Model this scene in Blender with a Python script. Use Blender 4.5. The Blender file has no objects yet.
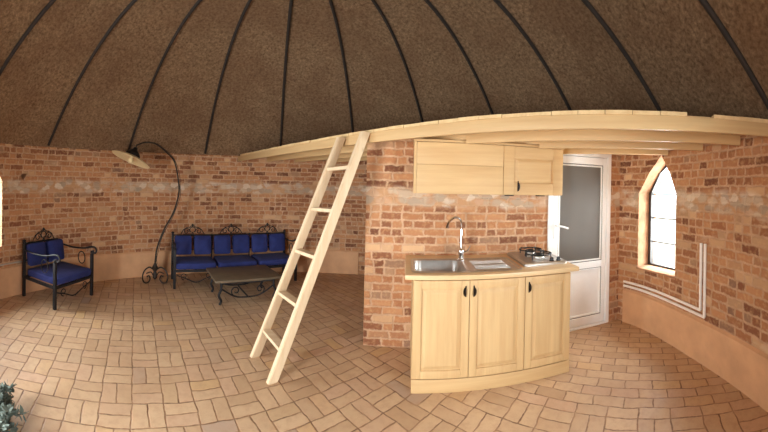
import bpy, bmesh, math, random
from mathutils import Vector, Matrix
random.seed(7)
S = bpy.context.scene
COL = S.collection

# ------------------------------------------------------------------ camera
CAM_LENGTH = 323.06                 # pixels per radian of a cylindrical panorama
CAM_X0, CAM_Y0 = 285.0, 186.83      # pixel of the forward axis
TX, TY = .0092, -.02035             # slight pitch and roll of the panorama
cd = bpy.data.cameras.new('panorama_camera')
cam = bpy.data.objects.new('panorama_camera', cd)
COL.objects.link(cam)
S.camera = cam
cd.type = 'PANO'
cd.panorama_type = 'CENTRAL_CYLINDRICAL'
cd.central_cylindrical_range_u_min = -384 / CAM_LENGTH
cd.central_cylindrical_range_u_max = 384 / CAM_LENGTH
cd.central_cylindrical_range_v_min = -(432 - CAM_Y0) / CAM_LENGTH
cd.central_cylindrical_range_v_max = CAM_Y0 / CAM_LENGTH
cd.central_cylindrical_radius = 1.0
cd.clip_start = .05
_az = (384 - CAM_X0) / CAM_LENGTH
r1 = Matrix(((math.cos(TY), 0, -math.sin(TY)), (0, 1, 0), (math.sin(TY), 0, math.cos(TY))))
r2 = Matrix(((1, 0, 0), (0, math.cos(TX), -math.sin(TX)), (0, math.sin(TX), math.cos(TX))))
r3 = Matrix(((math.cos(_az), -math.sin(_az), 0), (math.sin(_az), math.cos(_az), 0), (0, 0, 1)))
rr = (r3 @ r2 @ r1)                 # world -> (right, forward, up)
right, fwd, up = rr[0], rr[1], rr[2]
cam.matrix_world = Matrix(((right[0], up[0], -fwd[0], 0), (right[1], up[1], -fwd[1], 0),
                           (right[2], up[2], -fwd[2], 1.5), (0, 0, 0, 1)))

# ------------------------------------------------------------------ room constants
CX, CY = .083, 2.4
WALL_H = 1.957
def wrap(a): return (a + math.pi) % (2 * math.pi) - math.pi
def wall_r(phi):
    d1 = math.degrees(wrap(phi - math.radians(102)))
    d2 = math.degrees(wrap(phi - math.radians(-84)))
    return 3.13 + .10 * math.exp(-(d1 / 12) ** 2) + .08 * math.exp(-(d2 / 28) ** 2)
def ring_pt(phi, off=0.0, z=0.0):
    r = wall_r(phi) + off
    return Vector((CX + r * math.sin(phi), CY + r * math.cos(phi), z))
WIN_1 = math.radians(108.5)
WIN_2 = math.radians(-91.6)
WIN_3 = math.radians(152.0)
DOOR_2 = math.radians(-142.0)

# ------------------------------------------------------------------ world and daylight
W = bpy.data.worlds.new('sky'); S.world = W; W.use_nodes = True
bg = W.node_tree.nodes['Background']
bg.inputs[0].default_value = (.86, .93, 1.0, 1); bg.inputs[1].default_value = 4.0
def daylight(name, phi, off, z, sx, sy, energy, color=(.92, .97, 1)):
    l = bpy.data.lights.new(name, 'AREA'); l.shape = 'RECTANGLE'
    l.size, l.size_y, l.energy, l.color = sx, sy, energy, color
    o = bpy.data.objects.new(name, l); COL.objects.link(o)
    o.location = ring_pt(phi, off, z)
    d = Vector((CX, CY, z - .15)) - o.location
    o.rotation_euler = d.to_track_quat('-Z', 'Y').to_euler()
    return o
daylight('daylight_right_window', WIN_1, .75, 1.3, 1.0, 1.5, 90)
daylight('daylight_left_window', WIN_2, .75, 1.3, 1.0, 1.5, 150)
daylight('daylight_front_window', WIN_3, .75, 1.3, 1.0, 1.5, 120)
daylight('daylight_entrance', DOOR_2, .80, 1.1, 1.5, 2.0, 180)
S.view_settings.view_transform = 'Standard'
S.view_settings.look = 'None'
S.view_settings.gamma = 1.0
S.view_settings.use_curve_mapping = False
S.view_settings.exposure = 0.70
S.cycles.max_bounces = 10
S.cycles.diffuse_bounces = 6
S.cycles.transparent_max_bounces = 16
S.cycles.use_denoising = True

# ------------------------------------------------------------------ node helpers
def srgb(r, g, b):
    f = lambda c: (c / 255 / 12.92) if c / 255 <= .04045 else ((c / 255 + .055) / 1.055) ** 2.4
    return (f(r), f(g), f(b), 1)
class NT:
    def __init__(self, name):
        self.m = bpy.data.materials.new(name); self.m.use_nodes = True
        self.t = self.m.node_tree; self.t.nodes.clear()
        self.out = self.n('ShaderNodeOutputMaterial')
        self.b = self.n('ShaderNodeBsdfPrincipled')
        self.t.links.new(self.b.outputs[0], self.out.inputs[0])
    def n(self, kind, **kw):
        o = self.t.nodes.new(kind)
        for k, v in kw.items(): setattr(o, k, v)
        return o
    def s(self, sock, v):
        if isinstance(v, bpy.types.NodeSocket): self.t.links.new(v, sock)
        elif v is not None:
            sock.default_value = v
    def math(self, op, a, b=None, c=None, clamp=False):
        o = self.n('ShaderNodeMath', operation=op); o.use_clamp = clamp
        self.s(o.inputs[0], a); self.s(o.inputs[1], b)
        if c is not None: self.s(o.inputs[2], c)
        return o.outputs[0]
    def pos(self): return self.n('ShaderNodeTexCoord').outputs['Object']
    def sep(self, v):
        o = self.n('ShaderNodeSeparateXYZ'); self.s(o.inputs[0], v); return o.outputs
    def comb(self, x, y, z=0.0):
        o = self.n('ShaderNodeCombineXYZ')
        for i, v in enumerate((x, y, z)): self.s(o.inputs[i], v)
        return o.outputs[0]
    def noise(self, v, scale, detail=3, rough=.55, color=False):
        o = self.n('ShaderNodeTexNoise'); self.s(o.inputs['Vector'], v)
        o.inputs['Scale'].default_value = scale; o.inputs['Detail'].default_value = detail
        o.inputs['Roughness'].default_value = rough
        return o.outputs['Color' if color else 'Fac']
    def white(self, v):
        o = self.n('ShaderNodeTexWhiteNoise', noise_dimensions='3D'); self.s(o.inputs['Vector'], v)
        return o.outputs['Value']
    def ramp(self, f, stops, interp='LINEAR'):
        o = self.n('ShaderNodeValToRGB'); self.s(o.inputs[0], f)
        e = o.color_ramp.elements; o.color_ramp.interpolation = interp
        while len(e) < len(stops): e.new(.5)
        for k, (p, c) in enumerate(stops): e[k].position = p; e[k].color = c
        return o.outputs[0]
    def step(self, v, a, b):            # smooth ramp 0..1 between a and b
        o = self.n('ShaderNodeMapRange', interpolation_type='SMOOTHSTEP'); self.s(o.inputs[0], v)
        o.inputs[1].default_value = a; o.inputs[2].default_value = b
        return o.outputs[0]
    def mix(self, f, a, b, mode='MIX'):
        o = self.n('ShaderNodeMix', data_type='RGBA', blend_type=mode)
        self.s(o.inputs[0], f); self.s(o.inputs[6], a); self.s(o.inputs[7], b)
        return o.outputs[2]
    def scale(self, v, x, y, z):
        o = self.n('ShaderNodeMapping'); self.s(o.inputs[0], v); o.inputs['Scale'].default_value = (x, y, z)
        return o.outputs[0]
    def bump(self, h, strength=.5, dist=.01):
        o = self.n('ShaderNodeBump'); self.s(o.inputs['Height'], h)
        o.inputs['Strength'].default_value = strength; o.inputs['Distance'].default_value = dist
        self.t.links.new(o.outputs[0], self.b.inputs['Normal'])
    def fin(self, color=None, rough=.6, metal=0.0, spec=None):
        self.s(self.b.inputs['Base Color'], color); self.s(self.b.inputs['Roughness'], rough)
        self.b.inputs['Metallic'].default_value = metal
        if spec is not None: self.b.inputs['Specular IOR Level'].default_value = spec
        return self.m

def plain(name, color, rough=.5, metal=0.0, var=.12, scale=14, spec=None, bump=0.0):
    k = NT(name); p = k.pos(); nz = k.noise(p, scale, 4)
    lo = tuple(c * (1 - var) for c in color[:3]) + (1,); hi = tuple(min(1, c * (1 + var)) for c in color[:3]) + (1,)
    if bump: k.bump(k.noise(p, scale * 6, 3), bump, .004)
    return k.fin(k.ramp(nz, [(.3, lo), (.7, hi)]), rough, metal, spec)

def brick_mat(name, mode):
    k = NT(name); p = k.pos(); x, y, z = k.sep(p)[:3]
    if mode == 'round':
        dx, dy = k.math('SUBTRACT', x, CX), k.math('SUBTRACT', y, CY)
        u = k.math('MULTIPLY', k.math('ARCTAN2', dx, dy), 3.15)
    else:
        u = k.math('ADD', x, y) if mode == 'reveal' else x
    nz = k.noise(p, 9, 2, color=True); ns = k.sep(nz)
    u = k.math('ADD', u, k.math('MULTIPLY', k.math('SUBTRACT', ns[0], .5), .05))
    v = k.math('ADD', z, k.math('MULTIPLY', k.math('SUBTRACT', ns[1], .5), .028))
    h, w = .074, .20
    vr = k.math('DIVIDE', v, h); row = k.math('FLOOR', vr)
    rj = k.white(k.comb(row, 3.7, 1.0))
    uo = k.math('ADD', k.math('DIVIDE', u, w), k.math('ADD', k.math('MULTIPLY', k.math('MODULO', row, 2.0), .5), k.math('MULTIPLY', rj, .25)))
    col = k.math('FLOOR', uo)
    fu, fv = k.math('FRACT', uo), k.math('FRACT', vr)
    # some bricks of a course are headers: split in two
    hd = k.math('GREATER_THAN', k.white(k.comb(row, col, 9.0)), .62)
    f2 = k.math('FRACT', k.math('MULTIPLY', fu, 2.0)); half = k.math('MULTIPLY', hd, k.math('FLOOR', k.math('MULTIPLY', fu, 2.0)))
    dfull = k.math('MULTIPLY', k.math('MINIMUM', fu, k.math('SUBTRACT', 1.0, fu)), w)
    dhalf = k.math('MULTIPLY', k.math('MINIMUM', f2, k.math('SUBTRACT', 1.0, f2)), w / 2)
    du = k.math('ADD', k.math('MULTIPLY', hd, dhalf), k.math('MULTIPLY', k.math('SUBTRACT', 1.0, hd), dfull))
    dv = k.math('MULTIPLY', k.math('MINIMUM', fv, k.math('SUBTRACT', 1.0, fv)), h)
    d = k.math('ADD', k.math('MINIMUM', du, dv), k.math('MULTIPLY', k.math('SUBTRACT', k.noise(p, 34, 4, .65), .5), .030))
    bk = k.step(d, .002, .016)
    rnd = k.white(k.comb(row, k.math('ADD', col, k.math('MULTIPLY', half, .37)), 2.0))
    bc = k.ramp(rnd, [(0, srgb(112, 70, 50)), (.16, srgb(142, 92, 64)), (.38, srgb(172, 118, 80)), (.62, srgb(186, 134, 94)), (.82, srgb(154, 100, 68)), (.93, srgb(202, 162, 122)), (1, srgb(128, 92, 74))])
    bc = k.mix(k.math('MULTIPLY', k.step(k.noise(p, 26, 4), .45, .75), .45), bc, srgb(206, 166, 120))
    mort = k.ramp(k.noise(p, 12, 4), [(.3, srgb(176, 138, 106)), (.7, srgb(204, 166, 132))])
    c = k.mix(bk, mort, bc)
    # pale rubble course and lime bloom
    zz = k.math('ADD', z, k.math('MULTIPLY', k.math('SUBTRACT', k.noise(p, 2.2, 2), .5), .12))
    band = k.math('MULTIPLY', k.step(zz, 1.29, 1.35), k.math('SUBTRACT', 1.0, k.step(zz, 1.46, 1.53)))
    vo = k.n('ShaderNodeTexVoronoi'); k.s(vo.inputs['Vector'], k.comb(k.math('ADD', k.math('MULTIPLY', u, 9.0), k.math('MULTIPLY', k.noise(p, 22, 3), .9)), k.math('ADD', k.math('MULTIPLY', v, 14.0), k.math('MULTIPLY', k.noise(p, 17, 3), .9)), 0.0)); vo.inputs['Scale'].default_value = 1.0
    stone = k.ramp(k.sep(vo.outputs['Color'])[0], [(.0, srgb(160, 144, 124)), (.35, srgb(206, 182, 154)), (.5, srgb(186, 142, 108)), (.72, srgb(220, 202, 178)), (1, srgb(186, 168, 148))])
    stone = k.mix(k.step(vo.outputs['Distance'], .5, .8), stone, srgb(188, 146, 108))
    bm = k.math('MULTIPLY', band, k.step(k.noise(p, 3.0, 3), .30, .44))
    c = k.mix(k.math('MULTIPLY', bm, .8), c, stone)
    bloom = k.math('MULTIPLY', k.step(k.noise(k.scale(p, 1, 1, 2.6), 2.1, 5, .65), .60, .72), .55)
    c = k.mix(bloom, c, srgb(206, 178, 150))
    hgt = k.math('ADD', k.math('MULTIPLY', bk, .7), k.math('MULTIPLY', k.noise(p, 60, 4), .35))
    k.bump(hgt, .7, .012)
    return k.fin(c, .9, 0, .2)

def floor_mat():
    k = NT('brick_pavers'); p = k.pos()
    ro = k.n('ShaderNodeVectorRotate', rotation_type='Z_AXIS'); k.s(ro.inputs['Vector'], p); ro.inputs['Angle'].default_value = math.radians(-26.6)
    x, y, z = k.sep(ro.outputs[0])[:3]
    nz = k.sep(k.noise(p, 6, 2, color=True))
    x = k.math('ADD', x, k.math('MULTIPLY', k.math('SUBTRACT', nz[0], .5), .035))
    y = k.math('ADD', y, k.math('MULTIPLY', k.math('SUBTRACT', nz[1], .5), .035))
    s = .215
    X, Y = k.math('DIVIDE', x, s), k.math('DIVIDE', y, s)
    cx, cy = k.math('FLOOR', X), k.math('FLOOR', Y)
    fx, fy = k.math('FRACT', X), k.math('FRACT', Y)
    par = k.math('FLOORED_MODULO', k.math('ADD', cx, cy), 2.0); ip = k.math('SUBTRACT', 1.0, par)
    a = k.math('ADD', k.math('MULTIPLY', par, fy), k.math('MULTIPLY', ip, fx))
    b = k.math('ADD', k.math('MULTIPLY', par, fx), k.math('MULTIPLY', ip, fy))
    b2 = k.math('MULTIPLY', b, 2.0); ib = k.math('FLOOR', b2); fb = k.math('FRACT', b2)
    da = k.math('MULTIPLY', k.math('MINIMUM', a, k.math('SUBTRACT', 1.0, a)), s)
    db = k.math('MULTIPLY', k.math('MINIMUM', fb, k.math('SUBTRACT', 1.0, fb)), s / 2)
    d = k.math('ADD', k.math('MINIMUM', da, db), k.math('MULTIPLY', k.math('SUBTRACT', k.noise(p, 30, 3), .5), .010))
    bk = k.step(d, .001, .0075)
    # east of the kitchen the pavers lie in plain running courses
    rx = k.math('DIVIDE', x, s / 2); rrow = k.math('FLOOR', rx); fr = k.math('FRACT', rx)
    al = k.math('ADD', Y, k.math('MULTIPLY', k.math('FLOORED_MODULO', rrow, 2.0), .5)); fa = k.math('FRACT', al)
    dr = k.math('ADD', k.math('MINIMUM', k.math('MULTIPLY', k.math('MINIMUM', fr, k.math('SUBTRACT', 1.0, fr)), s / 2), k.math('MULTIPLY', k.math('MINIMUM', fa, k.math('SUBTRACT', 1.0, fa)), s)), k.math('MULTIPLY', k.math('SUBTRACT', k.noise(p, 30, 3), .5), .010))
    run = k.math('GREATER_THAN', x, s * 10)
    bk = k.math('ADD', k.math('MULTIPLY', run, k.step(dr, .001, .0075)), k.math('MULTIPLY', k.math('SUBTRACT', 1.0, run), bk))
    va = k.comb(cx, cy, ib); vb = k.comb(rrow, k.math('FLOOR', al), 5.0)
    mv = k.n('ShaderNodeMix', data_type='VECTOR'); k.s(mv.inputs[0], run); k.s(mv.inputs[4], va); k.s(mv.inputs[5], vb)
    rnd = k.white(mv.outputs[1])
    bc = k.ramp(rnd, [(0, srgb(180, 147, 113)), (.2, srgb(195, 162, 127)), (.45, srgb(201, 168, 132)), (.65, srgb(189, 156, 122)), (.85, srgb(197, 161, 130)), (.95, srgb(198, 162, 116)), (1, srgb(174, 148, 128))])
    bc = k.mix(k.math('MULTIPLY', k.step(k.noise(p, 16, 5, .65), .4, .75), .5), bc, srgb(168, 132, 102))
    bc = k.mix(k.math('MULTIPLY', k.step(k.noise(p, 1.1, 4), .45, .7), .35), bc, srgb(150, 112, 80))
    c = k.mix(bk, k.ramp(k.noise(p, 8, 3), [(.35, srgb(112, 80, 56)), (.65, srgb(160, 122, 88))]), bc)
    k.bump(k.math('ADD', bk, k.math('MULTIPLY', k.noise(p, 55, 4), .3)), .45, .008)
    return k.fin(c, k.ramp(k.noise(p, 7, 3), [(.3, (.42,) * 3 + (1,)), (.7, (.7,) * 3 + (1,))]), 0, .4)

def roof_mat():
    k = NT('brown_felt'); p = k.pos()
    n1 = k.noise(k.scale(p, 1, 1, 1), 34, 5, .75); n2 = k.noise(p, 2.2, 4); n3 = k.noise(p, 170, 2, .7)
    c = k.ramp(n1, [(.30, srgb(88, 68, 50)), (.5, srgb(134, 108, 82)), (.70, srgb(170, 140, 108))])
    c = k.mix(k.math('MULTIPLY', k.step(n2, .4, .65), .4), c, srgb(112, 82, 60))
    k.bump(k.math('ADD', n1, k.math('MULTIPLY', n3, .5)), .9, .015)
    return k.fin(c, 1.0, 0, .05)

def wood_mat(name, base, dark, axis='X', rough=.5, knots=True, grain=1.0):
    k = NT(name); p = k.pos()
    sc = {'X': (1.0, 16, 16), 'Y': (16, 1.0, 16), 'Z': (16, 16, 1.0)}[axis]
    q = k.scale(p, *sc)
    n1 = k.noise(q, 1.3 * grain, 5, .6); n2 = k.noise(k.scale(p, *[v * 4 if v > 2 else 3 for v in sc]), 1.5, 3)
    c = k.ramp(n1, [(.12, dark), (.55, base), (.8, tuple(min(1, v * 1.12) for v in base[:3]) + (1,))])
    c = k.mix(k.math('MULTIPLY', k.step(n2, .5, .75), .18), c, dark)
    if knots:
        vo = k.n('ShaderNodeTexVoronoi'); s2 = {'X': (2.6, 6, 6), 'Y': (6, 2.6, 6), 'Z': (6, 6, 2.6)}[axis]
        k.s(vo.inputs['Vector'], k.scale(p, *s2)); vo.inputs['Scale'].default_value = 1.0
        kd = k.math('SUBTRACT', 1.0, k.step(k.math('ADD', vo.outputs['Distance'], k.math('MULTIPLY', k.math('SUBTRACT', k.noise(p, 30, 2), .5), .05)), .03, .11))
        keep = k.math('GREATER_THAN', k.sep(vo.outputs['Color'])[1], .6)
        c = k.mix(k.math('MULTIPLY', k.math('MULTIPLY', kd, keep), .75), c, srgb(126, 82, 46))
    k.bump(n1, .12, .003)
    return k.fin(c, rough, 0, .35)

M = {}
M['brick_round'] = brick_mat('old_brick_round', 'round')
M['brick_flat'] = brick_mat('old_brick_partition', 'flat')
M['floor'] = floor_mat()
M['roof'] = roof_mat()
M['plaster'] = plain('orange_plaster', srgb(204, 158, 118), .85, var=.10, scale=5, bump=.25, spec=.2)
M['reveal'] = plain('limewashed_reveal', srgb(178, 134, 102), .9, var=.28, scale=9, bump=.5, spec=.2)
PB, PD = srgb(198, 165, 118), srgb(184, 146, 99)
for ax in 'XYZ':
    M['pine' + ax] = wood_mat('pine_' + ax.lower(), PB, PD, ax)
M['pale'] = wood_mat('pale_planed_pine', srgb(214, 191, 158), srgb(200, 169, 130), 'Z', .55, True)
M['paleX'] = wood_mat('pale_planed_pine_rung', srgb(214, 191, 158), srgb(200, 169, 130), 'X', .55, False)
M['worktop'] = wood_mat('varnished_pine_worktop', srgb(212, 182, 138), srgb(198, 158, 110), 'X', .35)
M['deck'] = wood_mat('pine_decking', srgb(214, 184, 136), srgb(192, 154, 104), 'Y', .6)
M['batten'] = plain('dark_batten', srgb(44, 36, 30), .85, var=.25, scale=20)
M['iron'] = plain('black_wrought_iron', srgb(34, 31, 32), .6, .4, var=.3, scale=30)
M['lamp_iron'] = plain('brown_black_steel', srgb(50, 42, 36), .5, .5, var=.2, scale=20)
def fabric(name, c0, c1):
    k = NT(name); p = k.pos()
    n = k.noise(p, 7, 4); f = k.noise(p, 220, 2)
    k.bump(k.math('ADD', k.math('MULTIPLY', n, .6), k.math('MULTIPLY', f, .3)), .35, .01)
    k.b.inputs['Sheen Weight'].default_value = .03
    return k.fin(k.ramp(k.math('ADD', k.math('MULTIPLY', n, .8), k.math('MULTIPLY', f, .2)), [(.3, c0), (.7, c1)]), .8, 0, .25)
M['blue'] = fabric('royal_blue_cloth', srgb(30, 36, 80), srgb(44, 54, 112))
M['slate'] = plain('dark_stone_top', srgb(96, 82, 62), .6, var=.2, scale=8)
M['steel'] = plain('brushed_steel', srgb(196, 192, 186), .38, 1.0, var=.08, scale=20)
M['chrome'] = plain('chrome', srgb(226, 226, 228), .1, 1.0, var=.02)
M['black'] = plain('black_cast_iron', srgb(24, 23, 22), .5, .2, var=.2, scale=30)
M['knob'] = plain('black_plastic', srgb(22, 22, 23), .35, var=.1)
M['white'] = plain('white_pvc', srgb(240, 240, 238), .35, var=.02, spec=.5)
M['seal'] = plain('grey_rubber_seal', srgb(110, 108, 106), .6, var=.05)
M['pipe'] = plain('white_plastic_pipe', srgb(238, 230, 220), .4, var=.04)
M['grey_pipe'] = plain('grey_conduit', srgb(168, 158, 146), .5, var=.06)
M['cream'] = plain('cream_enamel', srgb(226, 206, 160), .45, var=.05, scale=6)
M['bronze'] = plain('black_bronze_pull', srgb(40, 30, 24), .4, .7, var=.3, scale=40)
M['win_frame'] = plain('dark_window_frame', srgb(58, 50, 45), .5, var=.1)
M['ground'] = plain('pale_sandy_ground', srgb(206, 190, 168), .95, var=.1, scale=1.5)
M['leaf'] = plain('grey_green_leaf', srgb(92, 102, 92), .7, var=.3, scale=20)
M['stem'] = plain('grey_brown_stem', srgb(84, 78, 64), .8, var=.2)
def glass_mat(name, tint, gloss):
    k = NT(name)
    tr = k.n('ShaderNodeBsdfTransparent'); tr.inputs[0].default_value = tint
    gl = k.n('ShaderNodeBsdfGlossy'); gl.inputs['Roughness'].default_value = .04
    mx = k.n('ShaderNodeMixShader'); mx.inputs[0].default_value = gloss
    k.t.links.new(tr.outputs[0], mx.inputs[1]); k.t.links.new(gl.outputs[0], mx.inputs[2])
    k.t.links.new(mx.outputs[0], k.out.inputs[0]); k.t.nodes.remove(k.b)
    return k.m
M['glass'] = glass_mat('clear_glass', (.96, .98, .98, 1), .06)
k = NT('frosted_grey_glass'); p = k.pos(); k.bump(k.noise(p, 160, 2), .3, .002)
k.b.inputs['Transmission Weight'].default_value = .35
M['frosted'] = k.fin(k.ramp(k.noise(p, 2, 2), [(.3, srgb(120, 116, 110)), (.7, srgb(132, 128, 122))]), .35, 0, .5)

# ------------------------------------------------------------------ mesh helpers
class MB:
    def __init__(self): self.bm = bmesh.new()
    def _xf(self, vs, mtx):
        if mtx is not None:
            for v in vs: v.co = mtx @ v.co
    def box(self, x0, x1, y0, y1, z0, z1, bev=0.0, mtx=None, seg=2):
        pts = [(x, y, z) for z in (z0, z1) for y in (y0, y1) for x in (x0, x1)]
        vs = [self.bm.verts.new(q) for q in pts]
        fs = [self.bm.faces.new([vs[i] for i in f]) for f in ((0, 2, 3, 1), (4, 5, 7, 6), (0, 1, 5, 4), (2, 6, 7, 3), (0, 4, 6, 2), (1, 3, 7, 5))]
        if bev > 0:
            es = list({e for f in fs for e in f.edges})
            r = bmesh.ops.bevel(self.bm, geom=es, offset=bev, segments=seg, profile=.6, affect='EDGES')
            vs = list({v for f in r['faces'] for v in f.verts} | {v for v in vs if v.is_valid})
        self._xf(vs, mtx); return self
    def loft(self, rings, close=False, cap=(True, True)):
        L = [[self.bm.verts.new(q) for q in r] for r in rings]; n = len(L[0])
        seq = list(zip(L[:-1], L[1:])) + ([(L[-1], L[0])] if close else [])
        for a, b in seq:
            for i in range(n):
                j = (i + 1) % n
                self.bm.faces.new((a[i], a[j], b[j], b[i]))
        if not close:
            if cap[0]: self.bm.faces.new(list(reversed(L[0])))
            if cap[1]: self.bm.faces.new(L[-1])
        return self
    def tube(self, pts, r, seg=8, close=False, r_end=None):
        P = [Vector(q) for q in pts]; n = len(P); rings = []
        prev = None
        for i, q in enumerate(P):
            if close: t = P[(i + 1) % n] - P[i - 1]
            else: t = P[min(i + 1, n - 1)] - P[max(i - 1, 0)]
            t.normalize()
            if prev is None:
                a = Vector((0, 0, 1)) if abs(t.z) < .9 else Vector((1, 0, 0))
                prev = t.cross(a).normalized()
            prev = (prev - t * prev.dot(t)).normalized()
            b = t.cross(prev)
            rad = r if r_end is None else r + (r_end - r) * i / (n - 1)
            rings.append([q + (prev * math.cos(2 * math.pi * j / seg) + b * math.sin(2 * math.pi * j / seg)) * rad for j in range(seg)])
        return self.loft(rings, close)
    def lathe(self, prof, mtx=None, seg=24, cap=(True, True)):
        rings = [[Vector((r * math.cos(2 * math.pi * j / seg), r * math.sin(2 * math.pi * j / seg), z)) for j in range(seg)] for r, z in prof]
        if mtx is not None: rings = [[mtx @ q for q in r] for r in rings]
        return self.loft(rings, False, cap)
    def prism(self, poly, z0, z1):
        return self.loft([[Vector((x, y, z0)) for x, y in poly], [Vector((x, y, z1)) for x, y in poly]])
    def mesh(self, name):
        bmesh.ops.recalc_face_normals(self.bm, faces=self.bm.faces)
        me = bpy.data.meshes.new(name); self.bm.to_mesh(me); self.bm.free()
        return me
    def build(self, name, mat, parent=None, smooth=True, sharp=35):
        me = self.mesh(name); o = bpy.data.objects.new(name, me); COL.objects.link(o)
        for q in (mat if isinstance(mat, (list, tuple)) else [mat]): me.materials.append(q)
        if smooth:
            me.polygons.foreach_set('use_smooth', [True] * len(me.polygons))
            me.set_sharp_from_angle(angle=math.radians(sharp))
        if parent: o.parent = parent
        return o
def tag(o, label=None, cat=None, group=None, kind=None):
    if label: o['label'] = label
    if cat: o['category'] = cat
    if group: o['group'] = group
    if kind: o['kind'] = kind
    return o
def thing(name, label, cat, loc=(0, 0, 0), rz=0.0, group=None):
    o = bpy.data.objects.new(name, None); COL.objects.link(o)
    o.empty_display_size = .1; o.location = loc; o.rotation_euler = (0, 0, rz)
    return tag(o, label, cat, group)
def struct(o): o['kind'] = 'structure'; return o
def cut(o, cutters):
    for cb in cutters:
        c = bpy.data.objects.new('cutter', cb.mesh('cutter')); COL.objects.link(c)
        for s in o.data.materials: c.data.materials.append(s)
        if len(o.data.materials) > 1:
            for q in c.data.polygons: q.material_index = 1
        c.matrix_world = o.matrix_basis.copy()
        md = o.modifiers.new('cut', 'BOOLEAN'); md.operation = 'DIFFERENCE'; md.solver = 'EXACT'; md.object = c
        bpy.context.view_layer.update()
        me = bpy.data.meshes.new_from_object(o.evaluated_get(bpy.context.evaluated_depsgraph_get()))
        o.modifiers.clear(); o.data = me
        bpy.data.objects.remove(c)
def arc_pts(cx, cz, r, a0, a1, n, y=0.0):      # in the x-z plane
    return [(cx + r * math.cos(a0 + (a1 - a0) * i / n), y, cz + r * math.sin(a0 + (a1 - a0) * i / n)) for i in range(n + 1)]
def spiral(cx, cz, r0, r1, a0, a1, n, y=0.0):
    out = []
    for i in range(n + 1):
        f = i / n; a = a0 + (a1 - a0) * f; r = r0 + (r1 - r0) * f
        out.append((cx + r * math.cos(a), y, cz + r * math.sin(a)))
    return out
def catmull(pts, n=6):
    P = [Vector(q) for q in pts]; P = [P[0] * 2 - P[1]] + P + [P[-1] * 2 - P[-2]]; out = []
    for i in range(1, len(P) - 2):
        for j in range(n):
            t = j / n; a, b, c, d = P[i - 1:i + 3]
            out.append(.5 * ((2 * b) + (c - a) * t + (2 * a - 5 * b + 4 * c - d) * t * t + (3 * b - a - 3 * c + d) * t ** 3))
    out.append(P[-2]); return out
def rrect(x0, x1, y0, y1, rs, z, n=5):
    if not isinstance(rs, (list, tuple)): rs = [rs] * 4
    cs = [(x1 - rs[0], y0 + rs[0], -90), (x1 - rs[1], y1 - rs[1], 0), (x0 + rs[2], y1 - rs[2], 90), (x0 + rs[3], y0 + rs[3], 180)]
    out = []
    for (cx, cy, a), r in zip(cs, rs):
        for i in range(n + 1):
            t = math.radians(a + 90 * i / n); out.append(Vector((cx + r * math.cos(t), cy + r * math.sin(t), z)))
    return out

# ================================================================== THE SETTING
SEG = 288
ang = [2 * math.pi * i / SEG for i in range(SEG)]
# floor and the ground outside
b = MB(); b.prism([ring_pt(-a, .3)[:2] for a in ang], -.12, 0.0)
struct(b.build('floor', M['floor'], smooth=False))
b = MB(); b.prism([(40 * math.cos(a), 40 * math.sin(a) + 2.4) for a in [2 * math.pi * i / 48 for i in range(48)]], -.25, -.13)
struct(b.build('ground_outside', M['ground'], smooth=False))
# round brick wall with its openings
b = MB()
prof = [(0, 0), (.28, 0), (.28, WALL_H), (0, WALL_H)]
b.loft([[ring_pt(a, off, z) for off, z in prof] for a in ang], close=True)
wall = b.build('wall_outer', [M['brick_round'], M['reveal']], smooth=False)
struct(wall)
def frame_at(phi, off=0.0):         # local x to the right seen from inside, y outwards, z up
    o = ring_pt(phi, off); s, c = math.sin(phi), math.cos(phi)
    return Matrix(((c, s, 0, o.x), (-s, c, 0, o.y), (0, 0, 1, 0), (0, 0, 0, 1)))
WW, WZ0, WZS, WZA = .585, .640, 1.48, 1.88
def pointed(w, z0, zs, za, grow=0.0):
    h = w / 2 + grow
    return [(-h, z0 - grow), (h, z0 - grow), (h, zs), (h * .62, zs + (za - zs) * .55), (.05, za + grow * 1.2), (-h * .48, zs + (za - zs) * .55), (-h, zs)]
def win_cut(phi):
    m = frame_at(phi); b = MB(); po = pointed(WW, WZ0, WZS, WZA)
    b.loft([[m @ Vector((x, y, z)) for x, z in po] for y in (-.2, .5)]); return b
def door_cut(phi, w, h):
    m = frame_at(phi); b = MB(); b.box(-w / 2, w / 2, -.25, .6, .0, h, mtx=m); return b
def hole_cut():                        # a fallen-out piece of brick high on the left wall
    m = frame_at(math.radians(-80.4)); b = MB()
    b.loft([[m @ Vector((x, y, z)) for x, z in ((-.06, 1.575), (.055, 1.585), (.02, 1.525), (-.01, 1.51))] for y in (-.1, .11)]); return b
cut(wall, [win_cut(WIN_1), win_cut(WIN_2), win_cut(WIN_3), door_cut(DOOR_2, 1.0, 1.88), hole_cut()])
def window(name, phi, label):
    root = thing(name, label, 'window'); root['kind'] = 'structure'
    root.matrix_world = frame_at(phi, .17)
    b = MB()
    outer = pointed(WW, WZ0, WZS, WZA, -.002); inner = pointed(WW, WZ0, WZS, WZA, -.04)
    b.loft([[Vector((x, y, z)) for x, z in po] for po, y in ((outer, 0), (outer, .05), (inner, .05), (inner, 0))], close=True)
    for z in (.93, 1.20, 1.47): b.box(-WW / 2 + .02, WW / 2 - .02, .018, .032, z - .006, z + .006)
    b.build('window_frame', M['win_frame'], root, smooth=False)
    b = MB(); b.loft([[Vector((x, y, z)) for x, z in pointed(WW, WZ0, WZS, WZA, -.038)] for y in (.022, .028)])
    b.build('window_pane', M['glass'], root, smooth=False)
    b = MB(); b.box(-WW / 2 + .003, WW / 2 - .003, -.19, -.004, WZ0 + .001, WZ0 + .022, .006)
    b.build('window_sill', M['reveal'], root)
window('window_1', WIN_1, 'tall pointed window in the brick wall right of the white door')
window('window_2', WIN_2, 'pointed window at the left edge, left of the blue armchair')
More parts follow.
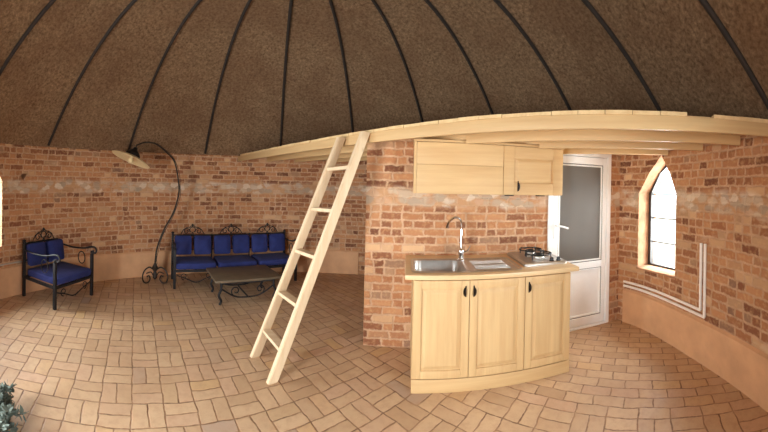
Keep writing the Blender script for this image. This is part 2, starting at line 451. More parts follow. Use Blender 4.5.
window('window_3', WIN_3, 'pointed window in the wall beside the entrance')
# plaster base band of the round wall, split by the entrance and the kitchen wall end
def band(name, a0, a1, z0, z1, th, mat):
    n = max(8, int(abs(a1 - a0) / math.radians(1.5))); b = MB()
    rings = []
    for i in range(n + 1):
        a = a0 + (a1 - a0) * i / n
        rings.append([ring_pt(a, .004, z0), ring_pt(a, -th, z0), ring_pt(a, -th, z1 - .02), ring_pt(a, .004, z1)])
    b.loft(rings); return struct(b.build(name, mat, smooth=True))
band('baseboard_left', math.radians(-132), math.radians(22), 0.0, .395, .022, M['plaster'])
band('baseboard_right', math.radians(99.8), math.radians(216), 0.0, .375, .022, M['plaster'])

# roof: felt dome on the wall head
ROOF_T = 1.249; ROOF_K = 2.267; ROOF_R = 3.13
def roof_z(t):
    if t < .66: return WALL_H + ROOF_T * (t + ROOF_K * t * (1 - t))
    z0 = WALL_H + ROOF_T * (.66 + ROOF_K * .66 * .34); return z0 + (t - .66) * .28
b = MB(); rings = []
ts = [i / 28 * .985 for i in range(29)]
inner = [[Vector((CX + wall_r(a) * (1 - t) * math.sin(a), CY + wall_r(a) * (1 - t) * math.cos(a), roof_z(t))) for a in ang[::2]] for t in ts]
eave = [[ring_pt(a, .55, WALL_H + .002) for a in ang[::2]]]
outer = [[ring_pt(a, .60, WALL_H + .06) for a in ang[::2]]]
top = [[Vector((CX + (wall_r(a) + .12) * (1 - t) * math.sin(a), CY + (wall_r(a) + .12) * (1 - t) * math.cos(a), roof_z(t) + .10)) for a in ang[::2]] for t in ts]
first = [[ring_pt(a, .0, WALL_H + .002) for a in ang[::2]]]
b.loft(list(reversed(inner[1:])) + first + eave + outer + top[1:], False, (True, True))
roof = struct(b.build('ceiling', M['roof'], sharp=50))

# kitchen partition frame: local x along the wall, local y away from the room's camera side
KW = Vector((.9285, -.371, 0)).normalized(); KM = Vector((.371, .9285, 0)).normalized()
KRZ = math.atan2(KW.y, KW.x)
def K(t, m, z=0.0): return KW * t + KM * m + Vector((0, 0, z))
PM = 3.008; PT0 = -.387; PZ = 1.943
part = thing('wall_kitchen', 'brick partition wall behind the kitchen unit', 'wall', K(0, PM), KRZ); part['kind'] = 'structure'
bpy.data.objects.remove(part)
b = MB(); b.box(PT0, 2.47, 0, .13, 0, PZ)
wk = b.build('wall_kitchen', [M['brick_flat'], M['reveal']], smooth=False); wk.location = K(0, PM); wk.rotation_euler = (0, 0, KRZ); struct(wk)
DT0, DT1, DZ = 1.397, 2.183, 1.925
c = MB(); c.box(DT0, DT1, -.2, .4, -.1, DZ); cut(wk, [c])
b = MB(); b.box(PT0, PT0 + .13, .131, 2.0, 0, PZ)
wr = b.build('wall_bathroom', M['brick_flat'], smooth=False); wr.location = K(0, PM); wr.rotation_euler = (0, 0, KRZ); struct(wr)

# the glazed door in the partition
d = thing('door_1', 'white glazed door with frosted grey pane right of the kitchen unit', 'door', K(DT0, PM), KRZ); d['kind'] = 'structure'
DW = DT1 - DT0
b = MB()
b.box(.002, .05, -.012, .09, 0, DZ - .002, .004); b.box(DW - .05, DW - .002, -.012, .09, 0, DZ - .002, .004)
b.box(.05, DW - .05, -.012, .09, DZ - .055, DZ - .002, .004); b.box(.05, DW - .05, -.012, .09, 0, .02, .004)
b.build('door_frame', M['white'], d)
b = MB(); L0, L1 = .053, DW - .053
b.box(L0, L0 + .070, .0, .05, .024, DZ - .06, .006); b.box(L1 - .048, L1, .0, .05, .024, DZ - .06, .006)
for z0, z1 in ((.024, .115), (.645, .715), (DZ - .14, DZ - .06)): b.box(L0 + .070, L1 - .048, .0, .05, z0, z1, .006)
for z0, z1 in ((.115, .645), (.715, DZ - .14)):       # glazing beads
    pass
leaf = b.build('door_leaf', M['white'], d)
for z0, z1 in ((.115, .645), (.715, DZ - .14)):
    b = MB(); x0, x1 = L0 + .070, L1 - .048
    b.box(x0, x0 + .009, .016, .034, z0, z1); b.box(x1 - .009, x1, .016, .034, z0, z1)
    b.box(x0 + .009, x1 - .009, .016, .034, z0, z0 + .009); b.box(x0 + .009, x1 - .009, .016, .034, z1 - .009, z1)
    b.build('glazing_seal', M['seal'], leaf, smooth=False)
    b = MB(); x0, x1, z0, z1 = x0 + .009, x1 - .009, z0 + .009, z1 - .009
    b.box(x0, x0 + .016, .012, .034, z0, z1, .003); b.box(x1 - .016, x1, .012, .034, z0, z1, .003)
    b.box(x0 + .016, x1 - .016, .012, .034, z0, z0 + .016, .003); b.box(x0 + .016, x1 - .016, .012, .034, z1 - .016, z1, .003)
    b.build('glazing_bead', M['white'], leaf)
b = MB(); b.box(L0 + .068, L1 - .046, .030, .038, .112, .648); b.build('lower_panel', M['white'], leaf, smooth=False)
b = MB(); b.box(L0 + .068, L1 - .046, .022, .030, .712, DZ - .137); b.build('frosted_pane', M['frosted'], leaf, smooth=False)
b = MB(); hx = L0 + .035
b.box(hx - .016, hx + .016, -.012, .001, .99, 1.19, .005)
b.tube([(hx, -.01, 1.13), (hx, -.05, 1.13), (hx + .02, -.058, 1.128), (hx + .07, -.058, 1.118), (hx + .125, -.056, 1.10)], .0105)
b.build('door_handle', M['white'], leaf)
b = MB()
for z in (.3, 1.0, 1.65): b.tube([(L1 + .006, -.018, z - .04), (L1 + .006, -.018, z + .04)], .007)
b.build('hinge', M['white'], d)

# ================================================================== LOFT
NA = 1.0717
LN = Vector((math.sin(NA), math.cos(NA), 0)); LE = Vector((math.cos(NA), -math.sin(NA), 0))   # normal and run of the edge
LC = Vector((CX, CY, 0)); LRZ = math.atan2(LE.y, LE.x)      # local x = LE, local y = LN
C_S, C_N = LC.dot(LE), LC.dot(LN)
def Lp(s, n, z=0.0): return LE * s + LN * n + Vector((0, 0, z))
def s_wall(n, sign, gap=.01):         # where the line at offset n meets the round wall
    s = C_S + sign * 2.0
    for _ in range(60):
        q = Lp(s, n) - LC; phi = math.atan2(q.x, q.y)
        R = wall_r(phi) - gap; dd = R * R - (n - C_N) ** 2
        s = C_S + sign * math.sqrt(max(dd, .0001))
    return s
EDGE = 1.8686; ZD0, ZD1 = 1.945, 1.968
loft = thing('loft_platform', 'pale pine loft platform spanning the room above the kitchen', 'loft', (0, 0, 0), LRZ)
b = MB(); b.box(s_wall(EDGE + .03, -1, .02), s_wall(EDGE + .03, 1, .02), EDGE, EDGE + .03, 1.862, ZD0, .003)
b.build('edge_beam', M['pineX'], loft)
def s_at_partition(n): # line n crosses the partition face
    a = LE.dot(KM); return (PM - .003 - n * LN.dot(KM)) / a
def s_at_return(n):
    a = LE.dot(KW); return (PT0 - .003 - n * LN.dot(KW)) / a
for n in (2.34, 2.76, 3.20):
    s0 = max(s_at_partition(n), s_at_partition(n + .045)); s1 = min(s_wall(n, 1, .02), s_wall(n + .045, 1, .02))
    sd0 = ((2.682 if n < 3 else 2.985) - (n + .046) * LN.dot(KM)) / LE.dot(KM)         # notched where it runs over the wall cabinet
    b = MB(); b.box(s0, sd0, n, n + .045, 1.903, ZD0, .002); b.box(sd0, s1, n, n + .045, 1.868, ZD0, .002); b.build('joist', M['pineX'], loft)
    sl = min(s_at_return(n), s_at_return(n + .045))
    b = MB(); b.box(max(s_wall(n, -1, .02), s_wall(n + .045, -1, .02)), sl - .005, n, n + .045, 1.868, ZD0, .003); b.build('joist', M['pineX'], loft)
b = MB(); s = s_wall(EDGE, -1) + .002; smax = s_wall(EDGE, 1)
i = 0
def n_wall(s):
    n = C_N + 2
    for _ in range(50):
        q = Lp(s, n) - LC; phi = math.atan2(q.x, q.y); R = wall_r(phi) - .015
        n = C_N + math.sqrt(max(R * R - (s - C_S) ** 2, 0))
    return n
while s < smax - .04:
    e = min(s + .16, smax - .002); n0 = EDGE - .012 + random.uniform(0, .012)
    n1a, n1b = n_wall(s), n_wall(e - .003)
    if min(n1a, n1b) > n0 + .01:
        dz = random.uniform(-.002, .0015)
        if .26 < s < .40 or .50 < s < .64: n0 += .07
        b.prism([(s, n0), (e - .003, n0), (e - .003, n1b), (s, n1a)], ZD0, ZD1 + dz)
    s = e; i += 1
b.build('decking', M['deck'], loft, smooth=False)

# ================================================================== LADDER
B1, B2 = Vector((-.23, 2.78, 0)), Vector((-.068, 2.427, 0))
T1 = Vector((.539, 2.913, 1.93)) - LN * .045; T2 = Vector((.692, 2.632, 1.945)) - LN * .045
base = (B1 + B2) / 2
lad = thing('ladder', 'pale pine ladder leaning against the loft edge', 'ladder', base)
run = LN.copy()
for p0, p1 in ((B1, T1), (B2, T2)):
    b = MB(); hw, hd = .0215, .042
    b.loft([[p - base + LE * (sx * hw) + run * (sy * hd) for sx, sy in ((-1, -1), (1, -1), (1, 1), (-1, 1))] for p in (p0, p1)])
    bmesh.ops.bevel(b.bm, geom=[e for e in b.bm.edges if abs((e.verts[0].co - e.verts[1].co).normalized().z) > .5], offset=.005, segments=2, affect='EDGES')
    b.build('rail', M['pale'], lad)
for z in (.232, .561, .926, 1.29, 1.643):
    f = z / 1.94
    q0, q1 = B1.lerp(T1, f) - base, B2.lerp(T2, f) - base
    dr = (q1 - q0).normalized(); side = Vector((-dr.y, dr.x, 0)); u = Vector((0, 0, 1))
    b = MB()
    b.loft([[q + side * (sx * .034) + u * (sz * .014) for sx, sz in ((-1, -1), (1, -1), (1, 1), (-1, 1))] for q in (q0 + dr * .019, q1 - dr * .019)])
    b.build('rung', M['paleX'], lad)

# ================================================================== KITCHEN UNIT
UT0, UT1, UM, UZ = .055, 1.31, 2.335, .83
unit = thing('base_cabinet', 'three door pine base cabinet under the sink', 'cabinet', K(UT0, UM), KRZ)
uw, ud = UT1 - UT0, PM - UM - .004
b = MB()
b.box(0, .02, .02, ud, .0, UZ); b.box(uw - .02, uw, .02, ud, .0, UZ); b.box(.02, uw - .02, ud - .012, ud, .1, UZ)
b.box(.02, uw - .02, .022, ud - .012, .1, .118)
for x in (.405, .835): b.box(x, x + .018, .022, ud - .012, .118, UZ - .04)
b.box(.02, uw - .02, .022, .04, UZ - .03, UZ)
b.build('body', M['pineZ'], unit, smooth=False)
b = MB(); b.box(.0, uw, .004, .0195, 0, .098, .003); b.build('plinth', M['pineX'], unit)
def panel_door(parent, x0, x1, z0, z1, th, stile, mat, name='door', pm=None):
    b = MB()
    b.box(x0, x0 + stile, 0, th, z0, z1, .004); b.box(x1 - stile, x1, 0, th, z0, z1, .004)
    b.box(x0 + stile, x1 - stile, 0, th, z0, z0 + stile, .004); b.box(x0 + stile, x1 - stile, 0, th, z1 - stile, z1, .004)
    dr = b.build(name, mat, parent)
    b = MB(); a, bb, cc, dd = x0 + stile - .004, x1 - stile + .004, z0 + stile - .004, z1 - stile + .004
    R = lambda i, y: [Vector((a + i, y, cc + i)), Vector((bb - i, y, cc + i)), Vector((bb - i, y, dd - i)), Vector((a + i, y, dd - i))]
    b.loft([R(0, th - .004), R(0, .011), R(.010, .013), R(.034, .003), R(.040, .002)])
    b.build('door_panel', pm or mat, dr, smooth=False)
    return dr
def pull(parent, x, z, h, face, mirror=1):
    b = MB()
    out = []
    for i in range(13):
        a = -math.pi / 2 + math.pi * i / 12
        out.append((x + mirror * .024 * math.cos(a), z + h / 2 * math.sin(a)))
    b.loft([[Vector((px, y, pz)) for px, pz in out] for y in (face - .004, face)])
    b.tube([(x + mirror * .004, face, z - h * .36), (x + mirror * .008, face - .018, z - h * .25), (x + mirror * .008, face - .02, z), (x + mirror * .008, face - .018, z + h * .25), (x + mirror * .004, face, z + h * .36)], .005, 8)
    b.lathe([(.004, -.006), (.006, 0), (.004, .006)], Matrix.Translation((x + mirror * .004, face - .006, z + h * .52)), 10)
    return b.build('handle', M['bronze'], parent)
edges = (.004, .417, .853, uw - .002)
D = [panel_door(unit, edges[j] + .002, edges[j + 1] - .002, .106, UZ - .012, .02, .058, M['pineZ']) for j in range(3)]
pull(D[0], edges[1] - .026, .735, .075, 0, -1); pull(D[1], edges[1] + .026, .735, .075, 0, 1); pull(D[2], edges[2] + .026, .735, .075, 0, 1)

# worktop with the sink cut-out
WT0, WT1, WM0 = -.005, 1.372, 2.308
wt = thing('worktop', '', 'worktop'); bpy.data.objects.remove(wt)
b = MB(); b.box(WT0, WT1, WM0, PM - .003, UZ + .001, .866, .008)
wt = b.build('worktop', M['worktop']); wt.rotation_euler = (0, 0, KRZ)
tag(wt, 'varnished pine worktop holding the sink and the gas hob', 'worktop')
c = MB(); c.box(.065, .89, 2.395, 2.825, .7, 1.0); cut(wt, [c])
# sink
sk = thing('kitchen_sink', 'stainless steel sink with one bowl and a drainer set in the worktop', 'sink', K(.04, 2.372, .867), KRZ)
sw, sd, mid = .875, .475, .44
b = MB(); n = 5
b.loft([rrect(0, mid, 0, sd, [.002, .002, .055, .055], 0), rrect(.003, mid, .003, sd - .003, [.002, .002, .053, .053], .004),
        rrect(.02, mid - .010, .022, sd - .05, .07, .004), rrect(.026, mid - .016, .028, sd - .056, .066, -.004),
        rrect(.036, mid - .03, .040, sd - .07, .06, -.13), rrect(.09, mid - .07, .095, sd - .13, .04, -.148)], cap=(False, True))
bowl = b.build('bowl', M['steel'], sk, sharp=60)
b = MB(); b.lathe([(.042, 0), (.042, .004), (.034, .006), (.030, .002)], Matrix.Translation((.21, .22, -.149)))
b.build('drain', M['chrome'], bowl)
b = MB()
b.loft([rrect(mid, sw, 0, sd, [.055, .055, .002, .002], 0), rrect(mid, sw - .003, .003, sd - .003, [.053, .053, .002, .002], .004),
        rrect(mid + .02, sw - .02, .02, sd - .02, .05, .004), rrect(mid + .026, sw - .026, .026, sd - .026, .046, -.006)], cap=(False, True))
for i in range(8):
    y = .09 + i * .042
    b.tube([(mid + .07, y, -.0055), (sw - .08, y, -.0055)], .004, 6)
b.build('drainer', M['steel'], sk, sharp=60)
# faucet
fc = thing('faucet', 'chrome gooseneck faucet standing behind the sink bowl', 'faucet', K(.475, 2.775, .872), KRZ)
b = MB(); b.lathe([(.030, 0), (.030, .006), (.023, .012), (.021, .05), (.024, .055), (.024, .085), (.017, .095), (.012, .10)])
b.build('faucet_body', M['chrome'], fc)
b = MB(); b.tube(catmull([(0, 0, .09), (0, 0, .2), (0, -.002, .29), (-.012, -.012, .345), (-.045, -.04, .372), (-.09, -.075, .368), (-.125, -.10, .338), (-.138, -.112, .305)], 6), .0105, 10)
b.tube([(-.136, -.110, .312), (-.141, -.114, .290)], .014, 10)
b.build('spout', M['chrome'], fc)
b = MB(); b.tube([(.018, 0, .07), (.045, -.01, .075)], .008, 8); b.tube([(.043, -.01, .072), (.06, -.014, .09), (.075, -.018, .125)], .0065, 8, r_end=.005)
b.build('lever', M['chrome'], fc)
# gas hob
hb = thing('gas_hob', 'steel gas hob with black pan supports on the right end of the worktop', 'hob', K(.945, 2.455, .8665), KRZ)
hw_, hd_ = .395, .50
b = MB()
b.loft([rrect(0, hw_, 0, hd_, .03, 0), rrect(0, hw_, 0, hd_, .03, .018), rrect(.012, hw_ - .012, .012, hd_ - .012, .025, .026), rrect(.03, hw_ - .03, .03, hd_ - .03, .02, .022)])
b.build('hob_plate', M['steel'], hb)
for (x, y, r) in ((.20, .19, .055), (.20, .38, .042)):
    b = MB(); b.lathe([(r + .03, 0), (r + .03, .004), (r + .012, .007), (r, .008), (r, .02), (r * .8, .026), (r * .78, .032), (r * .2, .036)], Matrix.Translation((x, y, .023)))
    br = b.build('burner', M['steel'], hb)
    b = MB(); b.lathe([(r * .72, 0), (r * .76, .004), (r * .6, .010), (.004, .012)], Matrix.Translation((x, y, .058))); b.build('burner_cap', M['black'], br)
    b = MB()
    R = r + .062
    b.tube([(x + R * math.cos(a), y + R * math.sin(a) * .9, .066) for a in [2 * math.pi * i / 24 for i in range(24)]], .006, 6, close=True)
    for q in range(4):
        a = math.pi / 4 + q * math.pi / 2; ca, sa = math.cos(a), math.sin(a) * .9
        b.tube([(x + (R + .006) * ca, y + (R + .006) * sa, .024), (x + (R + .004) * ca, y + (R + .004) * sa, .06), (x + R * ca, y + R * sa, .072), (x + R * .4 * ca, y + R * .4 * sa, .072)], .006, 6)
    b.build('pan_support', M['black'], hb)
for x in (.265, .33):
    b = MB(); b.lathe([(.021, 0), (.021, .006), (.017, .009), (.016, .026), (.012, .029)], Matrix.Translation((x, .05, .0225)), 16)
    b.box(x - .003, x + .003, .035, .065, .05, .056); b.build('knob', M['knob'], hb)

# wall cabinet
CT0, CT1, CM, CZ0, CZ1 = .048, 1.405, 2.70, 1.445, 1.90
wc = thing('hanging_cabinet', 'pine wall cabinet hanging under the loft above the sink', 'cabinet', K(CT0, CM, CZ0), KRZ)
cw, cdp, ch = CT1 - CT0, PM - CM - .003, CZ1 - CZ0
b = MB()
b.box(0, .022, 0.0, cdp, 0, ch - .02); b.box(cw - .018, cw, .021, cdp, 0, ch - .02); b.box(-.006, cw + .004, -.012, cdp, ch - .02, ch, .003)
b.box(.022, cw - .018, .022, cdp, 0, .018); b.box(.022, cw - .018, cdp - .01, cdp, .018, ch - .02)
b.box(.765, .783, .022, cdp - .01, .018, ch - .02)
b.build('body', M['pineX'], wc, smooth=False)
b = MB(); b.box(.024, .772, 0, .02, .004, .245, .003); b.box(.024, .772, 0, .02, .2462, ch - .023, .003)
b.build('flap_door', M['pineX'], wc)
dr = panel_door(wc, .776, cw - .002, .004, ch - .023, .02, .10, M['pineX'])
pull(dr, .905, .075, .085, 0, 1)
for x in (.80, 1.10):
    b = MB(); b.box(x, x + .075, .004, .05, -.008, -.0005, .002); b.build('under_bracket', M['bronze'], wc)

# ================================================================== IRON SEATING
def cushion(b, x0, x1, y0, y1, z0, z1, puff=.02, mtx=None):
    nx, ny = 8, 8; start = len(b.bm.verts)
    rings = []
    for (zf, ins) in ((0, .03), (.12, .006), (.5, 0), (.88, .006), (1, .03)):
        z = z0 + (z1 - z0) * zf
        rings.append(rrect(x0 + ins, x1 - ins, y0 + ins, y1 - ins, .035, z, 4))
    capb = [[Vector(((p.x - (x0 + x1) / 2) * f + (x0 + x1) / 2, (p.y - (y0 + y1) / 2) * f + (y0 + y1) / 2, p.z + puff * g)) for p in rings[-1]] for f, g in ((.75, .55), (.45, .9), (.12, 1))]
    capa = [[Vector(((p.x - (x0 + x1) / 2) * f + (x0 + x1) / 2, (p.y - (y0 + y1) / 2) * f + (y0 + y1) / 2, p.z - puff * g)) for p in rings[0]] for f, g in ((.12, 1), (.45, .9), (.75, .55))]
    R = capa + rings + capb
    if mtx is not None: R = [[mtx @ p for p in r] for r in R]
    b.loft(R); return b
def crest(b, cx, y, z, s=1.0):
    b.tube(arc_pts(cx, z + .02 * s, .045 * s, math.radians(-60), math.radians(240), 18, y), .007, 6)
    for sg in (-1, 1):
        b.tube([(cx + sg * px, y, pz) for px, _, pz in spiral(.10 * s, z - .005, .055 * s, .016 * s, math.radians(190), math.radians(-260), 20, 0)], .0065, 6)
        b.tube([(cx + sg * px, y, pz) for px, pz in ((.02 * s, z + .085 * s), (.05 * s, z + .06 * s), (.09 * s, z + .055 * s), (.15 * s, z + .02 * s), (.19 * s, z - .05 * s))], .0065, 6)
        b.tube([(cx + sg * px, y, pz) for px, pz in ((.005 * s, z - .02), (.022 * s, z - .09), (.012 * s, z - .16), (.03 * s, z - .24))], .0065, 6)
    b.lathe([(.004, -.02), (.016, -.006), (.016, .008), (.005, .024)], Matrix.Translation((cx, y, z + .09 * s)), 10)
def iron_seat(name, label, cat, loc, rz, w, dp, mods, group=None):
    """local origin front-left foot, x to the sitter's left as seen from the front, y to the back"""
    r = thing(name, label, cat, loc, rz, group)
    P = .018
    for x, y, h in ((0, 0, .55), (w, 0, .55), (0, dp, .70), (w, dp, .70)):
        b = MB(); b.box(x - P, x + P, y - P, y + P, 0, h, .004)
        b.lathe([(.010, 0), (.024, .012), (.024, .022), (.008, .036)], Matrix.Translation((x, y, h)), 12)
        b.build('leg', M['iron'], r)
    b = MB()
    b.box(P, w - P, -.014, .014, .235, .265); b.box(P, w - P, dp - .014, dp + .014, .235, .265)
    b.box(-.014, .014, P, dp - P, .235, .265); b.box(w - .014, w + .014, P, dp - P, .235, .265)
    n = 4 * mods
    for i in range(1, n): b.box(w * i / n - .012, w * i / n + .012, .014, dp - .014, .245, .263)
    b.build('seat_frame', M['iron'], r, smooth=False)
    b = MB(); b.tube([(0, dp, .68), (w, dp, .68)], .011, 8); b.tube([(0, dp, .46), (w, dp, .46)], .010, 8)
    for i in range(1, mods):
        b.tube([(w * i / mods, dp, .25), (w * i / mods, dp, .70)], .011, 8)
    b.build('back_frame', M['iron'], r)
    for i in range(mods):
        b = MB(); crest(b, w * (i + .5) / mods, dp, .745, 1.0 if mods == 1 else .95); b.build('crest', M['iron'], r)
    for x in (0, w):
        b = MB()
        b.tube(catmull([(x, dp, .60), (x, dp * .6, .585), (x, dp * .25, .60), (x, .03, .63), (x, -.045, .635), (x, -.075, .60), (x, -.06, .565), (x, -.025, .568), (x, -.022, .595)], 5), .012, 8)
        b.tube([(x, .18 + .06 * math.cos(a), .47 + .08 * math.sin(a)) for a in [2 * math.pi * i / 20 for i in range(20)]], .007, 6, close=True)
        b.build('armrest', M['iron'], r)
    b = MB()
    for i in range(mods):
        c0 = w * (i + .5) / mods; h = w / mods / 2 - .03
        b.tube(catmull([(c0 - h, 0, .19), (c0 - h * .5, 0, .14), (c0, 0, .09), (c0 + h * .5, 0, .14), (c0 + h, 0, .19)], 6), .008, 6)
        for sg in (-1, 1):
            b.tube([(c0 + sg * px, 0, pz) for px, _, pz in spiral(h * .62, .175, .05, .015, math.radians(-90), math.radians(330), 20)], .0065, 6)
    b.build('front_scroll', M['iron'], r)
    g = w / mods
    for i in range(mods):
        b = MB(); cushion(b, g * i + .012, g * (i + 1) - .012, -.02, dp - .03, .268, .365, .012); b.build('seat_cushion', M['blue'], r)
        for q in range(2):
            x0 = g * i + .022 + q * (g / 2 - .004); x1 = x0 + g / 2 - .04
            m = Matrix.Translation((0, dp - .03, .385)) @ Matrix.Rotation(math.radians(-9), 4, 'X')
            m = m @ Matrix(((1, 0, 0, 0), (0, 0, -1, 0), (0, 1, 0, 0), (0, 0, 0, 1)))
            b = MB(); cushion(b, x0, x1, .0, .29, .0, .09, .022, m); b.build('back_cushion', M['blue'], r)
    return r
# the sofa along the far wall
SA = math.radians(24)
iron_seat('sofa', 'black iron sofa with royal blue cushions along the far wall', 'sofa', (-1.49, 4.25, 0), SA, 1.84, .46, 3)
# the armchair turned to face right
iron_seat('armchair', 'black iron armchair with royal blue cushions beside the left window', 'chair', (-2.42, 2.82, 0), math.radians(84.5), .665, .575, 1)

# coffee table
CA = math.radians(24.5); ux, uy = Vector((math.cos(CA), math.sin(CA), 0)), Vector((-math.sin(CA), math.cos(CA), 0))
tb = thing('coffee_table', 'low dark coffee table with iron scroll base before the sofa', 'table', Vector((-.80, 3.76, 0)), CA)
tw, td, th = .87, .62, .32
b = MB(); b.box(0, tw, 0, td, th - .03, th, .006); b.build('table_top', M['slate'], tb)
for x in (.09, tw - .09):
    for y in (.07, td - .07):
        b = MB(); b.tube(catmull([(x, y, th - .03), (x, y, .2), (x + (.03 if x > .3 else -.03), y, .12), (x, y, .05), (x + (.02 if x > .3 else -.02), y, 0.006)], 5), .016, 8); b.build('leg', M['iron'], tb)
b = MB(); b.box(.08, tw - .08, .06, .075, th - .065, th - .031); b.box(.08, tw - .08, td - .075, td - .06, th - .065, th - .031)
b.box(.08, .095, .075, td - .075, th - .065, th - .031); b.box(tw - .095, tw - .08, .075, td - .075, th - .065, th - .031)
b.build('apron', M['iron'], tb, smooth=False)
b = MB()
for y in (.07, td - .07):
    b.tube(catmull([(.09, y, .20), (tw * .3, y, .10), (tw * .5, y, .08), (tw * .7, y, .10), (tw - .09, y, .20)], 6), .010, 8)
    for sg in (-1, 1):
        b.tube([(tw / 2 + sg * px, y, pz) for px, _, pz in spiral(.16, .165, .065, .018, math.radians(-90), math.radians(330), 20)], .008, 6)
b.tube([(tw / 2, .07, .08), (tw / 2, td - .07, .08)], .010, 8)
b.build('scroll_stretcher', M['iron'], tb)

# ================================================================== ARC LAMP
lb = Vector((-1.86, 4.42, 0))
lp = thing('floor_lamp', 'arc floor lamp with wide disc shade between armchair and sofa', 'lamp', lb)
vdir = Vector((lb.x, lb.y, 0)).normalized(); vx = Vector((vdir.y, -vdir.x, 0))      # sight line and its right hand
b = MB()
for q in range(3):
    a = math.radians(90 + 120 * q + 25)
    dx, dy = math.cos(a), math.sin(a)
    loop = [(.035, .20), (.10, .235), (.175, .20), (.215, .11), (.185, .025), (.12, .012), (.085, .06), (.105, .11), (.14, .10)]
    b.tube(catmull([(dx * r, dy * r, z) for r, z in loop], 5), .011, 8)
    b.tube(catmull([(dx * r, dy * r, z) for r, z in ((.03, .10), (.07, .16), (.15, .15))], 4), .008, 6)
b.lathe([(.02, .05), (.035, .07), (.03, .12), (.022, .16), (.04, .19), (.045, .22), (.03, .25), (.018, .28)], None, 14)
b.build('lamp_base', M['lamp_iron'], lp)
pole = [(0, 0, .26), (.006, 0, .34), (.03, 0, .52), (.13, .01, .79), (.262, .02, 1.04), (.335, .01, 1.31), (.33, -.01, 1.50), (.265, -.04, 1.79), (.135, -.12, 1.93), (-.02, -.20, 2.035), (-.165, -.27, 2.045), (-.27, -.32, 2.00)]
def lpt(q): return vx * q[0] + vdir * q[1] + Vector((0, 0, q[2]))
pp = catmull([lpt(q) for q in pole], 7)
b = MB(); b.tube(pp, .015, 8, r_end=.010); b.build('pole', M['lamp_iron'], lp)
b = MB(); b.tube([p + vx * (.022 + .006 * math.sin(i * .6)) - vdir * .01 for i, p in enumerate(pp)][:-6], .004, 6); b.build('cord', M['black'], lp)
hc = Vector((-2.07, 3.99, 1.80)) - lb
ua = Vector((.814, .422, -.395)).normalized(); hv = Vector((-2.07, 3.99, .31)).normalized()
ub = (hv - ua * hv.dot(ua)).normalized(); uc = ua.cross(ub)
if uc.z > 0: uc = -uc
nd = (uc * .985 - ub * .17).normalized()          # the way the open side faces
zz = -nd; xx = ua; yy = zz.cross(xx)
hm = Matrix(((xx.x, yy.x, zz.x, hc.x), (xx.y, yy.y, zz.y, hc.y), (xx.z, yy.z, zz.z, hc.z), (0, 0, 0, 1)))
b = MB(); b.lathe([(.03, .050), (.09, .048), (.20, .028), (.285, -.004), (.288, .0), (.20, .036), (.09, .058), (.03, .062)], hm, 36, (False, False)); b.build('lamp_shade', M['cream'], lp)
b = MB(); b.lathe([(.11, .056), (.105, .09), (.07, .125), (.036, .15), (.028, .18), (.012, .19)], hm, 20); b.build('shade_cap', M['black'], lp)
b = MB(); b.lathe([(.02, .05), (.024, .03), (.04, .0), (.042, -.02), (.03, -.045), (.008, -.055)], hm, 16); b.build('bulb', M['cream'], lp)
top_cap = hm @ Vector((0, 0, .185))
b = MB(); b.tube(catmull([pp[-1], (pp[-1] + top_cap) / 2 + Vector((0, 0, .02)), top_cap], 5), .009, 8); b.build('hanger', M['lamp_iron'], lp)

# ================================================================== ROOF BATTENS
labs = ['dark roof batten crossing the top left corner, leftmost of all',
        'dark roof batten coming down above the blue armchair',
        'dark roof batten coming down behind the shade of the arc lamp',
        'dark roof batten coming down above the left end of the sofa',
        'straight vertical roof batten coming down at the left tip of the loft',
        'dark roof batten coming down behind the top of the ladder',
        'dark roof batten coming down above the left end of the wall cabinet',
        'dark roof batten coming down above the middle of the wall cabinet',
        'dark roof batten coming down above the white glazed door',
        'dark roof batten coming down above the pointed window',
        'dark roof batten crossing the top right corner, rightmost of all']
for i in range(11):
    al = -.0566 + .4106 * (i - 4); pts = []
    for j in range(26):
        t = .008 + .93 * j / 25; R = wall_r(al) * (1 - t)
        pts.append(Vector((CX + (R - .012) * math.sin(al), CY + (R - .012) * math.cos(al), roof_z(t) - .012)))
    b = MB(); b.tube(pts, .019, 6)
    tag(b.build('roof_batten', M['batten']), labs[i], 'batten', 'roof battens')

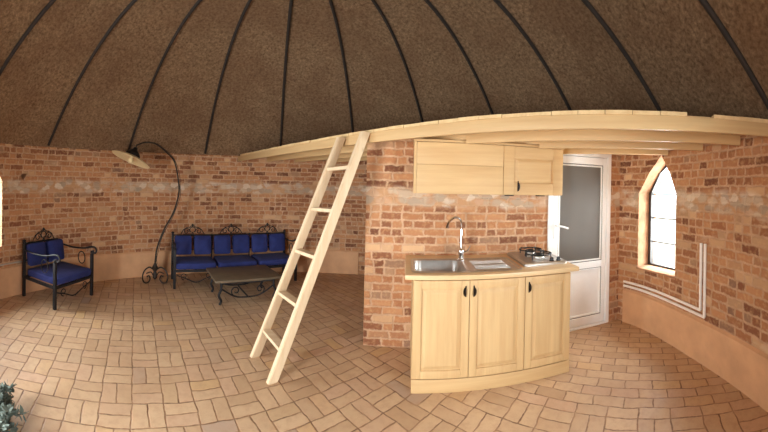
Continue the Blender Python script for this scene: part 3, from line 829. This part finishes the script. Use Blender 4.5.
# ================================================================== PIPES
def pipe(name, phis, z, ztop, r, mat, label, cat, off=-.018):
    a0, a1 = phis; pts = []
    n = 24
    for i in range(n + 1): pts.append(ring_pt(a0 + (a1 - a0) * i / n, off, z))
    if ztop: pts += [ring_pt(a1, off, z + .004), ring_pt(a1, off, ztop)]
    b = MB(); b.tube(pts, r, 10); o = b.build(name, mat); tag(o, label, cat, None); return o
rad = math.radians
pipe('water_pipe', (rad(100.0), rad(122.0)), .415, 1.05, .013, M['pipe'], 'white water pipe on right wall, the lower and outer run of the pair', 'pipe')
pipe('water_pipe', (rad(100.0), rad(121.0)), .462, 1.05, .013, M['pipe'], 'white water pipe on right wall, the upper and inner run of the pair', 'pipe')
pipe('electric_conduit', (rad(-110), rad(-72)), .43, None, .010, M['grey_pipe'], 'thin grey conduit along the left wall behind the armchair', 'pipe')

# ================================================================== PLANT AT THE LEFT EDGE
pl = thing('bushy_plant', 'grey green bushy plant on the floor at the bottom left corner', 'plant', (-1.50, 1.17, 0))
b = MB(); rnd = random.Random(4); tips = []
for i in range(26):
    a = rnd.uniform(0, 2 * math.pi); l = rnd.uniform(.10, .27); h = rnd.uniform(.03, .20)
    p0 = Vector((rnd.uniform(-.02, .02), rnd.uniform(-.02, .02), 0.0)); p2 = Vector((l * math.cos(a), l * math.sin(a), h)); p1 = (p0 + p2) / 2 + Vector((0, 0, .05))
    cv = catmull([p0, p1, p2], 5); b.tube(cv, .005, 5, r_end=.002); tips.append(cv)
b.build('stem', M['stem'], pl)
b = MB()
for cv in tips:
    for j in range(3, len(cv)):
        for q in range(4):
            p = cv[j]; dr = Vector((rnd.uniform(-1, 1), rnd.uniform(-1, 1), rnd.uniform(-.2, .8))).normalized(); sd_ = dr.cross(Vector((rnd.uniform(-1, 1), rnd.uniform(-1, 1), 1))).normalized(); nn = dr.cross(sd_) * .002
            L, w_ = rnd.uniform(.03, .055), rnd.uniform(.008, .014)
            poly = [p, p + dr * L * .35 + sd_ * w_, p + dr * L * .7 + sd_ * w_ * .7, p + dr * L, p + dr * L * .7 - sd_ * w_ * .7, p + dr * L * .35 - sd_ * w_]
            poly = [Vector((v.x, v.y, max(v.z, .004))) for v in poly]
            b.loft([poly, [v + nn for v in poly]])
b.build('foliage', M['leaf'], pl, smooth=False)
